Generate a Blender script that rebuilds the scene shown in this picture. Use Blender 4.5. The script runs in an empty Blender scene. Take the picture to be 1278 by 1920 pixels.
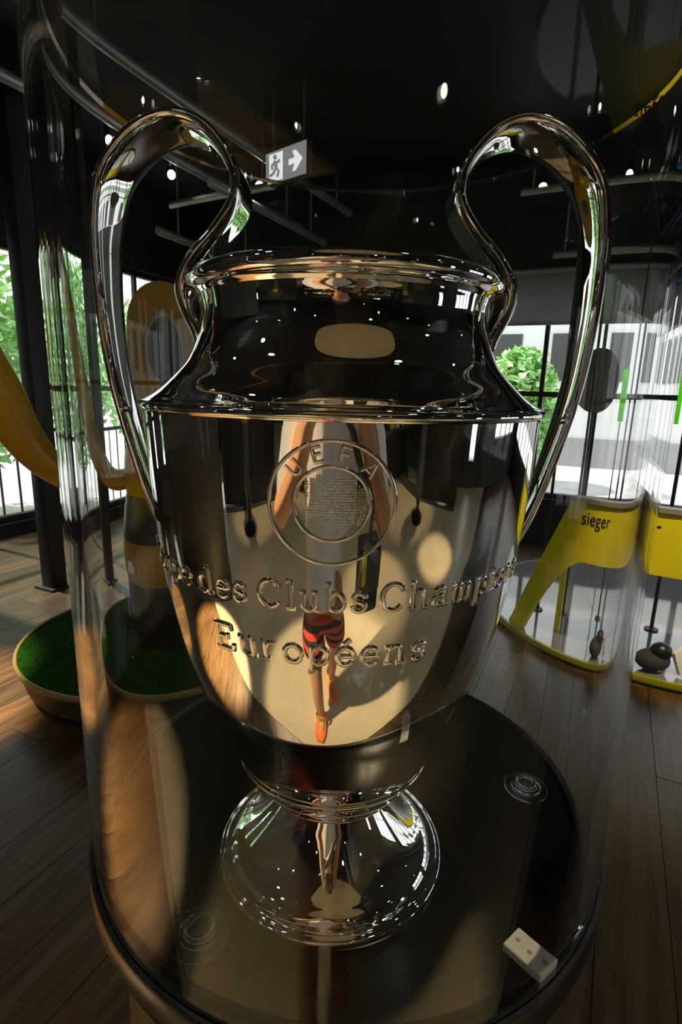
import bpy, bmesh, math, random
from mathutils import Vector, Matrix

random.seed(7)
SC = bpy.context.scene
COL = SC.collection
PI = math.pi

# ------------------------------------------------------------------ camera
ZP = 0.95                                   # top of the pedestal
cam_d = bpy.data.cameras.new('camera')
cam = bpy.data.objects.new('camera', cam_d)
COL.objects.link(cam)
cam_d.sensor_fit = 'VERTICAL'
cam_d.sensor_height = 36.0
cam_d.sensor_width = 24.0
cam_d.lens = 19.095
cam_d.clip_start = 0.01
fw = Vector((-0.02613, 0.97407, -0.22475)).normalized()
rt = Vector((0.99910, 0.03297, 0.02673))
rt = (rt - fw * rt.dot(fw)).normalized()
up = rt.cross(fw)
M = Matrix((rt, up, -fw)).transposed().to_4x4()
M.translation = Vector((0, -0.6374, 1.469))
cam.matrix_world = M
SC.camera = cam

# ------------------------------------------------------------------ world and exposure
w = bpy.data.worlds.new('sky'); SC.world = w
w.use_nodes = True
wn = w.node_tree; wn.nodes.clear()
bg = wn.nodes.new('ShaderNodeBackground'); wo = wn.nodes.new('ShaderNodeOutputWorld')
bg.inputs[0].default_value = (0.93, 0.96, 1.0, 1)
bg.inputs[1].default_value = 1.35
wn.links.new(bg.outputs[0], wo.inputs[0])
sun_d = bpy.data.lights.new('sun', 'SUN'); sun_d.energy = 4.0; sun_d.angle = math.radians(2); sun_d.color = (1.0, .97, .90)
sun = bpy.data.objects.new('sun', sun_d); COL.objects.link(sun)
sun.rotation_euler = Vector((-.607, .281, .743)).to_track_quat('Z', 'Y').to_euler()
vs = SC.view_settings
vs.view_transform = 'Standard'; vs.look = 'None'; vs.exposure = 0.6; vs.gamma = 1.0
vs.use_curve_mapping = False
cy = SC.cycles
cy.max_bounces = 16; cy.glossy_bounces = 8; cy.transmission_bounces = 14; cy.transparent_max_bounces = 16
cy.diffuse_bounces = 3
cy.caustics_reflective = True; cy.caustics_refractive = True
cy.sample_clamp_indirect = 6.0
cy.blur_glossy = 0.3
cy.use_denoising = True

# ------------------------------------------------------------------ helpers
U = Vector((0.42, 0.9075, 0)).normalized()   # the room stands turned to the camera: planks run along U
V = Vector((U.y, -U.x, 0))
RROT = math.atan2(V.y, V.x)                   # rotation of the room frame (a along V, b along U)


def rw(a, b, z=0.0):
    return V * a + U * b + Vector((0, 0, z))


def link(name, me, mat=None, parent=None):
    o = bpy.data.objects.new(name, me)
    COL.objects.link(o)
    if mat is not None and me is not None:
        me.materials.append(mat)
    if parent is not None:
        o.parent = parent
    return o


def tag(o, label, cat, group=None):
    o['label'] = label; o['category'] = cat
    if group:
        o['group'] = group
    return o


def thing(name, label, cat, loc=(0, 0, 0), rotz=0.0, group=None):
    o = bpy.data.objects.new(name, None)
    COL.objects.link(o)
    o.empty_display_size = 0.05
    o.location = loc; o.rotation_euler = (0, 0, rotz)
    return tag(o, label, cat, group)


def struct(o):
    o['kind'] = 'structure'
    return o


def fin(bm, name, mat=None, parent=None, smooth=None):
    bmesh.ops.recalc_face_normals(bm, faces=bm.faces)
    me = bpy.data.meshes.new(name)
    bm.to_mesh(me); bm.free()
    if smooth is not None:
        me.shade_smooth()
        me.set_sharp_from_angle(angle=math.radians(smooth))
    return link(name, me, mat, parent)


def bbox(bm, c, s, rot=None):
    """a box centred at c of size s"""
    m = Matrix.Translation(Vector(c))
    if rot is not None:
        m = m @ rot
    m = m @ Matrix.Diagonal((s[0], s[1], s[2], 1))
    return bmesh.ops.create_cube(bm, size=1.0, matrix=m)['verts']


def box(name, c, s, mat, parent=None, rot=None, bevel=0.0):
    bm = bmesh.new()
    bbox(bm, c, s, rot)
    if bevel:
        bmesh.ops.bevel(bm, geom=bm.edges[:], offset=bevel, segments=2, affect='EDGES', profile=0.6)
    return fin(bm, name, mat, parent, 40 if bevel else None)


def cr(pts, n=8, closed=False):
    """Catmull-Rom through points (any dimension)"""
    pts = [tuple(map(float, p)) for p in pts]
    k = len(pts[0])
    if closed:
        P = [pts[-1]] + pts + [pts[0], pts[1]]
    else:
        P = [tuple(2 * pts[0][i] - pts[1][i] for i in range(k))] + pts + [tuple(2 * pts[-1][i] - pts[-2][i] for i in range(k))]
    out = []
    for i in range(1, len(P) - 2):
        a, b, c, d = P[i - 1:i + 3]
        for j in range(n):
            t = j / n
            out.append(tuple(.5 * (2 * b[q] + (-a[q] + c[q]) * t + (2 * a[q] - 5 * b[q] + 4 * c[q] - d[q]) * t * t + (-a[q] + 3 * b[q] - 3 * c[q] + d[q]) * t ** 3) for q in range(k)))
    if not closed:
        out.append(pts[-1])
    return out


def lathe(name, prof, mat, parent=None, n=160, closed=False, smooth=35, loc=(0, 0)):
    """prof: list of (r, z)"""
    bm = bmesh.new()
    rings = []
    for r, z in prof:
        if r < 1e-6:
            rings.append([bm.verts.new((loc[0], loc[1], z))])
        else:
            rings.append([bm.verts.new((loc[0] + r * math.cos(2 * PI * i / n), loc[1] + r * math.sin(2 * PI * i / n), z)) for i in range(n)])
    m = len(rings)
    for k in range(m if closed else m - 1):
        A, B = rings[k], rings[(k + 1) % m]
        for i in range(n):
            j = (i + 1) % n
            if len(A) == 1 and len(B) == 1:
                continue
            if len(A) == 1:
                bm.faces.new((A[0], B[i], B[j]))
            elif len(B) == 1:
                bm.faces.new((A[i], A[j], B[0]))
            else:
                bm.faces.new((A[i], A[j], B[j], B[i]))
    return fin(bm, name, mat, parent, smooth)


def tube_bm(bm, pts, rad, seg=10, caps=True):
    """round tube along 3D points; rad a number or list"""
    pts = [Vector(p) for p in pts]
    n = len(pts)
    if not hasattr(rad, '__len__'):
        rad = [rad] * n
    prev = None; rings = []
    for i, p in enumerate(pts):
        t = (pts[min(i + 1, n - 1)] - pts[max(i - 1, 0)]).normalized()
        if prev is None:
            a = Vector((0, 0, 1)) if abs(t.z) < .9 else Vector((1, 0, 0))
            x = t.cross(a).normalized()
        else:
            x = (prev - t * prev.dot(t)).normalized()
        prev = x
        y = t.cross(x)
        rings.append([bm.verts.new(p + (x * math.cos(2 * PI * k / seg) + y * math.sin(2 * PI * k / seg)) * rad[i]) for k in range(seg)])
    for A, B in zip(rings[:-1], rings[1:]):
        for k in range(seg):
            bm.faces.new((A[k], A[(k + 1) % seg], B[(k + 1) % seg], B[k]))
    if caps:
        bm.faces.new(rings[0][::-1]); bm.faces.new(rings[-1])


def tube(name, pts, rad, mat, parent=None, seg=10):
    bm = bmesh.new()
    tube_bm(bm, pts, rad, seg)
    return fin(bm, name, mat, parent, 50)


def dup(root, loc=None, rotz=None, label=None):
    r = root.copy(); COL.objects.link(r)
    if loc is not None:
        r.location = loc
    if rotz is not None:
        r.rotation_euler = (0, 0, rotz)
    if label:
        r['label'] = label
    for ch in list(root.children):
        c = ch.copy(); COL.objects.link(c); c.parent = r
        for g in list(ch.children):
            d = g.copy(); COL.objects.link(d); d.parent = c
    return r


# ------------------------------------------------------------------ materials
def mat(name, col, rough=.5, metal=0.0, spec=None, emit=None, estr=0.0, coat=0.0, sheen=0.0):
    m = bpy.data.materials.new(name); m.use_nodes = True
    b = m.node_tree.nodes['Principled BSDF']
    b.inputs['Base Color'].default_value = (*col, 1)
    b.inputs['Roughness'].default_value = rough
    b.inputs['Metallic'].default_value = metal
    if spec is not None:
        b.inputs['Specular IOR Level'].default_value = spec
    if emit:
        b.inputs['Emission Color'].default_value = (*emit, 1)
        b.inputs['Emission Strength'].default_value = estr
    if coat:
        b.inputs['Coat Weight'].default_value = coat
    return m


def noisy(m, c1, c2, scale=5.0, stretch=(1, 1, 1), bump=0.0, detail=4.0, coord='Object', ramp=(.35, .65)):
    """vary a material's colour with noise between two tones, with optional fine relief"""
    nt = m.node_tree; b = nt.nodes['Principled BSDF']
    tc = nt.nodes.new('ShaderNodeTexCoord'); mp = nt.nodes.new('ShaderNodeMapping'); nz = nt.nodes.new('ShaderNodeTexNoise'); cr_ = nt.nodes.new('ShaderNodeValToRGB')
    mp.inputs['Scale'].default_value = stretch
    nz.inputs['Scale'].default_value = scale; nz.inputs['Detail'].default_value = detail
    cr_.color_ramp.elements[0].color = (*c1, 1); cr_.color_ramp.elements[1].color = (*c2, 1)
    cr_.color_ramp.elements[0].position, cr_.color_ramp.elements[1].position = ramp
    nt.links.new(tc.outputs[coord], mp.inputs[0]); nt.links.new(mp.outputs[0], nz.inputs[0])
    nt.links.new(nz.outputs['Fac'], cr_.inputs[0]); nt.links.new(cr_.outputs[0], b.inputs['Base Color'])
    if bump:
        bp = nt.nodes.new('ShaderNodeBump'); bp.inputs['Strength'].default_value = bump; bp.inputs['Distance'].default_value = .01
        nt.links.new(nz.outputs['Fac'], bp.inputs['Height']); nt.links.new(bp.outputs[0], b.inputs['Normal'])
    return m


def clear_glass(name, col=(1, 1, 1), ior=1.49, rough=0.0):
    m = bpy.data.materials.new(name); m.use_nodes = True
    nt = m.node_tree; nt.nodes.clear()
    g = nt.nodes.new('ShaderNodeBsdfGlass'); o = nt.nodes.new('ShaderNodeOutputMaterial')
    g.inputs['Color'].default_value = (*col, 1); g.inputs['IOR'].default_value = ior; g.inputs['Roughness'].default_value = rough
    nt.links.new(g.outputs[0], o.inputs[0])
    return m


def pane_glass(name, col=(.95, .97, .96)):
    """thin window pane: see-through with a fresnel reflection"""
    m = bpy.data.materials.new(name); m.use_nodes = True
    nt = m.node_tree; nt.nodes.clear()
    t = nt.nodes.new('ShaderNodeBsdfTransparent'); g = nt.nodes.new('ShaderNodeBsdfGlossy'); f = nt.nodes.new('ShaderNodeFresnel')
    mx = nt.nodes.new('ShaderNodeMixShader'); o = nt.nodes.new('ShaderNodeOutputMaterial')
    t.inputs[0].default_value = (*col, 1); g.inputs['Roughness'].default_value = 0.02; f.inputs[0].default_value = 1.45
    nt.links.new(f.outputs[0], mx.inputs[0]); nt.links.new(t.outputs[0], mx.inputs[1]); nt.links.new(g.outputs[0], mx.inputs[2]); nt.links.new(mx.outputs[0], o.inputs[0])
    return m


def translucent(name, col, mixf=.6):
    m = bpy.data.materials.new(name); m.use_nodes = True
    nt = m.node_tree; b = nt.nodes['Principled BSDF']; o = nt.nodes['Material Output']
    b.inputs['Base Color'].default_value = (*col, 1); b.inputs['Roughness'].default_value = .5
    t = nt.nodes.new('ShaderNodeBsdfTranslucent'); t.inputs[0].default_value = (*col, 1)
    mx = nt.nodes.new('ShaderNodeMixShader'); mx.inputs[0].default_value = mixf
    nt.links.new(b.outputs[0], mx.inputs[1]); nt.links.new(t.outputs[0], mx.inputs[2]); nt.links.new(mx.outputs[0], o.inputs[0])
    return m


SILVER = mat('polished_silver', (.93, .92, .90), .012, 1.0)
GLASS = clear_glass('clear_acrylic', (.985, .99, .985), 1.49)
CASEGL = clear_glass('case_acrylic', (.99, .992, .99), 1.23)
LIDGL = clear_glass('lid_acrylic', (.78, .79, .79), 1.2)
PANE = pane_glass('window_glass')
BLACKTOP = mat('black_lacquer_top', (.003, .003, .003), .2, 0.0, .25)
noisy(BLACKTOP, (.0025, .0025, .003), (.005, .005, .005), 60, (1, 14, 1), .02)
BLACKRIM = mat('black_seal', (.006, .006, .008), .35)
PEDESTAL = noisy(mat('pedestal_brown', (.03, .025, .015), .45), (.022, .018, .010), (.035, .03, .018), 4)
BLACK = mat('black_paint', (.008, .008, .009), .5)
CEIL = mat('ceiling_black', (.010, .010, .011), .8)
WALL = noisy(mat('wall_dark', (.02, .02, .02), .7), (.014, .014, .015), (.028, .027, .026), 1.2)
STEEL = mat('grey_steel', (.42, .42, .42), .45, .6)
BLUE = mat('blue_pipe', (.03, .22, .62), .4)
YEL = noisy(mat('yellow_lacquer', (.5, .3, .005), .3), (.30, .17, .002), (.38, .22, .004), 2.5)
YEL2 = noisy(mat('yellow_film', (.72, .64, .01), .4), (.68, .60, .008), (.76, .68, .015), 2.0)
TURF = noisy(mat('green_turf', (.03, .16, .01), .95, 0, .05), (.003, .022, .001), (.010, .05, .004), 60, bump=.6)
PLINTHSIDE = mat('plinth_side', (.05, .042, .03), .55)
PLINTHEDGE = mat('plinth_edge', (.20, .155, .06), .5)
BEIGE = noisy(mat('beige_floor', (.55, .47, .32), .42), (.50, .43, .29), (.60, .52, .36), 1.3, bump=.0)
DISC = noisy(mat('beige_ceiling_disc', (.62, .53, .34), .7), (.58, .5, .32), (.66, .56, .36), 2)
WHITE = mat('white_plastic', (.80, .80, .80), .4)
GREY = mat('grey_panel', (.33, .33, .33), .5)
DGREY = mat('dark_grey', (.07, .07, .07), .35)
SKIN = noisy(mat('skin', (.42, .21, .11), .5), (.38, .18, .09), (.46, .24, .13), 6)
SHIRT = noisy(mat('white_cotton', (.75, .77, .80), .8), (.70, .72, .75), (.80, .82, .84), 14, bump=.2)
HAIR = noisy(mat('dark_hair', (.03, .02, .012), .5), (.02, .013, .008), (.05, .03, .02), 40, (1, 1, 6), .3)
ORANGE = mat('orange_shoe', (.85, .20, .02), .5)
SOCK = mat('yellow_sock', (.75, .42, .05), .8)
GREEN = mat('green_board', (.18, .62, .06), .5)
GREENT = translucent('green_acrylic', (.36, .95, .10), .75)
BLIND = translucent('grey_blind', (.34, .34, .34), .6)
PAVE = noisy(mat('paving', (.5, .5, .5), .8), (.42, .42, .42), (.58, .58, .57), 1.5)
FACADE = noisy(mat('white_render', (.75, .75, .74), .8), (.70, .70, .69), (.80, .80, .79), .8)
BARK = noisy(mat('bark', (.10, .07, .045), .9), (.06, .045, .03), (.14, .10, .07), 20, (1, 1, .2), .5)
LEAF = noisy(mat('leaves', (.4, .7, .25), .6), (.26, .60, .14), (.55, .80, .38), 3)


def wood_material():
    m = mat('oak_planks', (.3, .17, .07), .38)
    nt = m.node_tree; b = nt.nodes['Principled BSDF']
    tc = nt.nodes.new('ShaderNodeTexCoord'); oi = nt.nodes.new('ShaderNodeObjectInfo')
    mp = nt.nodes.new('ShaderNodeMapping'); mp.inputs['Scale'].default_value = (14, 1.1, 1)
    ad = nt.nodes.new('ShaderNodeVectorMath'); ad.operation = 'ADD'
    ml = nt.nodes.new('ShaderNodeMath'); ml.operation = 'MULTIPLY'; ml.inputs[1].default_value = 37.0
    nz = nt.nodes.new('ShaderNodeTexNoise'); nz.inputs['Scale'].default_value = 2.2; nz.inputs['Detail'].default_value = 7; nz.inputs['Distortion'].default_value = .7
    rp = nt.nodes.new('ShaderNodeValToRGB')
    e = rp.color_ramp.elements
    e[0].position = .32; e[0].color = (.040, .019, .006, 1); e[1].position = .70; e[1].color = (.135, .072, .024, 1)
    hs = nt.nodes.new('ShaderNodeHueSaturation')
    mr = nt.nodes.new('ShaderNodeMapRange'); mr.inputs['To Min'].default_value = .65; mr.inputs['To Max'].default_value = 1.25
    bp = nt.nodes.new('ShaderNodeBump'); bp.inputs['Strength'].default_value = .12; bp.inputs['Distance'].default_value = .003
    L = nt.links.new
    L(tc.outputs['Object'], mp.inputs[0]); L(oi.outputs['Random'], ml.inputs[0]); L(mp.outputs[0], ad.inputs[0]); L(ml.outputs[0], ad.inputs[1])
    L(ad.outputs[0], nz.inputs[0]); L(nz.outputs['Fac'], rp.inputs[0]); L(rp.outputs[0], hs.inputs['Color'])
    L(oi.outputs['Random'], mr.inputs['Value']); L(mr.outputs[0], hs.inputs['Value']); L(hs.outputs[0], b.inputs['Base Color'])
    L(nz.outputs['Fac'], bp.inputs['Height']); L(bp.outputs[0], b.inputs['Normal'])
    return m


WOOD = wood_material()


def shorts_material():
    m = mat('patterned_shorts', (.5, .03, .02), .8)
    nt = m.node_tree; b = nt.nodes['Principled BSDF']
    tc = nt.nodes.new('ShaderNodeTexCoord'); wv = nt.nodes.new('ShaderNodeTexWave'); wv.bands_direction = 'Z'
    wv.inputs['Scale'].default_value = 5.0; wv.inputs['Distortion'].default_value = 3.0; wv.inputs['Detail'].default_value = 2
    rp = nt.nodes.new('ShaderNodeValToRGB'); rp.color_ramp.interpolation = 'CONSTANT'
    rp.color_ramp.elements[0].color = (.008, .006, .006, 1); rp.color_ramp.elements[1].position = .5; rp.color_ramp.elements[1].color = (.62, .04, .02, 1)
    nt.links.new(tc.outputs['Object'], wv.inputs[0]); nt.links.new(wv.outputs['Fac'], rp.inputs[0]); nt.links.new(rp.outputs[0], b.inputs['Base Color'])
    return m


SHORTS = shorts_material()


def lamp_mat(name, col, s):
    return mat(name, (.02, .02, .02), .5, emit=col, estr=s)


LAMP = lamp_mat('lamp_lens', (1.0, .93, .78), 60)
SIGNLIT = lamp_mat('lit_sign_white', (.9, .92, .9), 1.1)
SIGNGREY = lamp_mat('lit_sign_grey', (.5, .52, .5), .45)

# ------------------------------------------------------------------ room shell
A0, A1, B0, B1, HC = -4.74, 5.6, -8.0, 5.0, 3.45
YB = -0.52                                   # joint between the wood and the beige floor


def clip(poly, f):
    out = []
    for i in range(len(poly)):
        p, q = poly[i], poly[(i + 1) % len(poly)]
        fp, fq = f(p), f(q)
        if fp >= 0:
            out.append(p)
        if (fp >= 0) != (fq >= 0):
            t = fp / (fp - fq)
            out.append((p[0] + (q[0] - p[0]) * t, p[1] + (q[1] - p[1]) * t))
    return out


def world_y(p):
    return p[0] * V.y + p[1] * U.y


def slab(name, poly, z0, z1, m, parent=None):
    bm = bmesh.new()
    lo = [bm.verts.new((p[0], p[1], z0)) for p in poly]; hi = [bm.verts.new((p[0], p[1], z1)) for p in poly]
    n = len(poly)
    bm.faces.new(hi); bm.faces.new(lo[::-1])
    for i in range(n):
        bm.faces.new((lo[i], lo[(i + 1) % n], hi[(i + 1) % n], hi[i]))
    o = fin(bm, name, m, parent)
    return o


room_rect = [(A0, B0), (A1, B0), (A1, B1), (A0, B1)]
floor = struct(slab('floor', room_rect, -.25, -.02, DGREY)); floor.rotation_euler = (0, 0, RROT)
beige = slab('beige_flooring', clip(room_rect, lambda p: YB - world_y(p)), -.0199, 0, BEIGE, floor)
strip = [(-8, YB - .012), (8, YB - .012), (8, YB + .012), (-8, YB + .012)]
pw, pl = .19, 2.1
a = A0; row = 0
while a < A1 - 1e-4:
    a2 = min(a + pw, A1)
    off = (row * .73) % pl
    b = -5.2 - off
    while b < B1:
        poly = [(a + .0012, max(b, B0) + .0012), (a2 - .0012, max(b, B0) + .0012), (a2 - .0012, min(b + pl, B1) - .0012), (a + .0012, min(b + pl, B1) - .0012)]
        poly = clip(poly, lambda p: world_y(p) - YB - .004)
        if len(poly) >= 3:
            # only keep planks that are not slivers
            area = abs(sum(poly[i][0] * poly[(i + 1) % len(poly)][1] - poly[(i + 1) % len(poly)][0] * poly[i][1] for i in range(len(poly)))) / 2
            if area > .004:
                slab('plank', poly, -.0199, random.uniform(-.0006, .0004), WOOD, floor)
        b += pl
    a = a2; row += 1

ceil = struct(slab('ceiling', room_rect, HC, HC + .2, CEIL)); ceil.rotation_euler = (0, 0, RROT)


def wall(name, axis, at, lo, hi, openings, out, thick=.2, m=WALL):
    """wall in the room frame with rectangular openings (s0, s1, z0, z1); axis 'a': plane a=at running along b"""
    bm = bmesh.new()
    ss = sorted(set([lo, hi] + [s for op in openings for s in op[:2]]))
    for s0, s1 in zip(ss[:-1], ss[1:]):
        cuts = sorted([(op[2], op[3]) for op in openings if op[0] <= s0 + 1e-6 and op[1] >= s1 - 1e-6])
        z = -.02
        for c0, c1 in cuts + [(HC, HC)]:
            if c0 - z > .005:
                c = (at + out * thick / 2, (s0 + s1) / 2, (z + c0) / 2) if axis == 'a' else ((s0 + s1) / 2, at + out * thick / 2, (z + c0) / 2)
                sz = (thick, s1 - s0, c0 - z) if axis == 'a' else (s1 - s0, thick, c0 - z)
                bbox(bm, c, sz)
            z = c1
    o = fin(bm, name, m)
    o.rotation_euler = (0, 0, RROT)
    return struct(o)


def window(n, axis, at, s0, s1, z0, z1, out, nv=1, nh=0, fr=.05, thick=.2):
    """window with frame, mullions and panes"""
    mid = at + out * thick / 2

    def P(s, z):
        return (mid, s, z) if axis == 'a' else (s, mid, z)

    def S(ds, d, dz):
        return (d, ds, dz) if axis == 'a' else (ds, d, dz)
    bm = bmesh.new()
    bbox(bm, P((s0 + s1) / 2, z0 + fr / 2), S(s1 - s0, .08, fr)); bbox(bm, P((s0 + s1) / 2, z1 - fr / 2), S(s1 - s0, .08, fr))
    bbox(bm, P(s0 + fr / 2, (z0 + z1) / 2), S(fr, .08, z1 - z0 - 2 * fr)); bbox(bm, P(s1 - fr / 2, (z0 + z1) / 2), S(fr, .08, z1 - z0 - 2 * fr))
    root = struct(fin(bm, 'window_%d' % n, BLACK)); root.rotation_euler = (0, 0, RROT)
    for i in range(1, nv):
        s = s0 + (s1 - s0) * i / nv
        box('mullion', P(s, (z0 + z1) / 2), S(.045, .07, z1 - z0 - 2 * fr), BLACK, root)
    for i in range(1, nh + 1):
        z = z0 + (z1 - z0) * i / (nh + 1)
        box('transom', P((s0 + s1) / 2, z), S(s1 - s0 - 2 * fr, .06, .05), BLACK, root)
    for i in range(nv):
        t0 = s0 + (s1 - s0) * i / nv; t1 = s0 + (s1 - s0) * (i + 1) / nv
        for j in range(nh + 1):
            y0 = z0 + (z1 - z0) * j / (nh + 1); y1 = z0 + (z1 - z0) * (j + 1) / (nh + 1)
            g = .02
            me = bpy.data.meshes.new('pane')
            if axis == 'a':
                vs_ = [(mid, t0 + g, y0 + g), (mid, t1 - g, y0 + g), (mid, t1 - g, y1 - g), (mid, t0 + g, y1 - g)]
            else:
                vs_ = [(t0 + g, mid, y0 + g), (t1 - g, mid, y0 + g), (t1 - g, mid, y1 - g), (t0 + g, mid, y1 - g)]
            me.from_pydata(vs_, [], [(0, 1, 2, 3)])
            link('pane', me, PANE, root)
    return root


# left facade (along U): tall windows ahead of the camera, a high row behind it
LW = [(1.3, 4.8, .12, 2.65), (-.6, -.35, .5, 2.3), (.35, .6, .5, 2.3), (-7.2, -1.6, 1.45, 2.45)]
wall('wall_left', 'a', A0, B0, B1, LW, -1)
window(1, 'a', A0, 1.3, 4.8, .12, 2.65, -1, 4, 1, .06)
window(2, 'a', A0, -.6, -.35, .5, 2.3, -1, 1, 0, .03)
window(3, 'a', A0, .35, .6, .5, 2.3, -1, 1, 0, .03)
window(4, 'a', A0, -7.2, -1.6, 1.45, 2.45, -1, 8, 0, .05)
# back wall (along V): dark in the middle, window front on the right
BW = [(-.95, 5.4, .45, 2.45)]
wall('wall_back', 'b', B1, A0 - .2, A1 + .2, BW, 1)
window(5, 'b', B1, -.95, 5.4, .45, 2.45, 1, 10, 1, .05)
RW = [(-1.0, -.5, .3, 2.3), (.6, 1.0, .3, 2.3), (2.4, 4.6, .45, 2.35), (-6.8, -4.6, 1.5, 2.4)]
wall('wall_right', 'a', A1, B0, B1, RW, 1)
window(6, 'a', A1, -1.0, -.5, .3, 2.3, 1, 1, 0, .03)
window(7, 'a', A1, .6, 1.0, .3, 2.3, 1, 1, 0, .03)
window(8, 'a', A1, 2.4, 4.6, .45, 2.35, 1, 4, 1, .05)
window(9, 'a', A1, -6.8, -4.6, 1.5, 2.4, 1, 4, 0, .05)
wall('wall_front', 'b', B0, A0 - .2, A1 + .2, [], -1)

# ------------------------------------------------------------------ lamps of the room
warm = (1.0, .76, .44)


def spot_lamp(loc, aim, energy, label, lit=LAMP, rad=.045, size=70, col=warm):
    """track spotlight: stem, can, lit lens, and its own light"""
    t = thing('spotlight', label, 'lamp', loc, 0, 'ceiling spotlights')
    tube('stem', [(0, 0, 0), (0, 0, HC - loc[2])], .012, BLACK, t, 8)
    d = (Vector(aim) - Vector(loc)).normalized()
    q = Vector((0, 0, -1)).rotation_difference(d)
    can = lathe('lamp_can', [(.001, .07), (rad * .8, .07), (rad * 1.25, .05), (rad * 1.25, -.07), (rad * 1.12, -.07), (rad * 1.05, -.045)], BLACK, t, 24)
    can.rotation_mode = 'QUATERNION'; can.rotation_quaternion = q
    lens = lathe('lamp_lens', [(.0, -.05), (rad * 1.04, -.05)], lit, t, 24)
    lens.rotation_mode = 'QUATERNION'; lens.rotation_quaternion = q
    if energy:
        ld = bpy.data.lights.new('spot_beam', 'SPOT'); ld.energy = energy; ld.color = col
        ld.spot_size = math.radians(size); ld.spot_blend = .6; ld.shadow_soft_size = .03
        lo = bpy.data.objects.new('spot_beam', ld); COL.objects.link(lo); lo.parent = t
        lo.location = d * .08
        lo.rotation_mode = 'QUATERNION'; lo.rotation_quaternion = q
        ld.cycles.use_multiple_importance_sampling = True
        ld.cycles.is_caustics_light = True
    return t


SPOTS = [((-1.25, -.61, 3.2), (-.05, -1.1, 0), 800, 34, 'black spotlight aimed at the floor beside the photographer'),
         ((1.24, -3.42, 3.2), (.9, -2.2, 0), 200, 30, 'black spotlight hanging beyond the beige ceiling disc'),
         ((2.3, -.95, 3.2), (2.6, -1.7, 0), 330, 24, 'black spotlight over the right end of the beige floor'),
         ((-1.9, -.95, 3.2), (-1.62, -.2, 0), 3200, 25, 'black spotlight aimed at the wooden floor left of the pedestal'),
         ((-1.8, .23, 3.2), (-1.98, 1.42, 0), 1700, 22, 'black spotlight in front of the green turf plinth'),
         ((-2.6, -2.4, 3.2), (-3.0, -3.0, 0), 90, 40, 'black spotlight under the high window row'),
         ((.85, -.55, 3.25), (.05, -.1, 1.2), 70, 24, 'added black spotlight aimed down at the acrylic case to light the white bracket'),  # added lamp, lights the white bracket inside the case
         ((1.75, .4, 3.2), (1.75, 2.0, .65), 220, 22, 'added black spotlight by the round platform to brighten the yellow counter'),  # added lamp, brightens the front of the yellow counter
         ((-2.08, 3.65, 3.2), (-.5, 1.5, 0), 0, 40, 'black spotlight beside the tall left windows'),
         ((2.25, 4.0, 3.15), (.6, 1.5, 0.5), 0, 40, 'black spotlight near the right window front'),
         ((1.5, 4.25, 3.1), (.5, 1.0, .5), 0, 40, 'black spotlight between the ceiling tubes and the right windows'),
         ((-1.75, 4.4, 3.2), (-.5, 1, .5), 0, 40, 'black spotlight hanging below the grey ceiling tubes at the left'),
         ((-.95, 4.5, 3.15), (-.3, 1, .5), 0, 40, 'black spotlight next to the escape sign'),
         ((3.3, -3.0, 3.2), (2.8, -3.5, 0), 90, 45, 'black spotlight over the yellow jersey stand'),
         ((-.4, -3.1, 3.2), (-.9, -4.4, .9), 110, 40, 'black spotlight in front of the rear shelf')]
for p in [(-.9, .55), (1.0, .9), (-2.9, -4.2), (-1.4, -3.9), (2.1, -4.4), (-.2, -6.2), (1.6, -6.0), (3.6, -1.6), (3.9, .8), (-3.6, -1.6)]:
    SPOTS.append(((p[0], p[1], 3.22), (p[0] * .6, p[1] * .6 - .3, 0), 0, 40, 'small black spotlight in the scattered rows under the black ceiling'))
for p, q, e, sz, l in SPOTS:
    spot_lamp(p, q, e, l, size=sz, rad=.058 if e else .034)

# ------------------------------------------------------------------ pedestal
ped = thing('pedestal', 'round dark brown pedestal with a black top under the silver cup', 'pedestal')
lathe('pedestal_body', [(.0, .0), (.288, .0), (.288, ZP - .05), (.0, ZP - .05)], PEDESTAL, ped, 128)
RG, RI = .3125, .2985
lathe('top_disc', [(.0, ZP - .05), (RG + .0005, ZP - .05), (RG + .0005, ZP - .006), (RG - .002, ZP), (.0, ZP)], BLACKTOP, ped, 192)
lathe('rim_band', [(RG + .0006, ZP - .034), (.3165, ZP - .034), (.3185, ZP - .031), (.3185, ZP - .004), (.3165, ZP - .001), (RG + .0006, ZP - .001)], BLACKRIM, ped, 192, True)

# ------------------------------------------------------------------ acrylic case
HL = .8161
case = thing('display_case', 'clear acrylic cylinder with lid standing on the pedestal over the cup', 'display case', (0, 0, ZP))
lathe('cylinder_wall', [(RI, .0006), (RG, .0006), (RG, HL), (RI, HL)], CASEGL, case, 320, True, 30)
lathe('lid', [(.0, HL + .0006), (RG - .001, HL + .0006), (RG, HL + .0016), (RG, HL + .012), (RG - .001, HL + .013), (.0, HL + .013)], LIDGL, case, 192)

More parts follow.
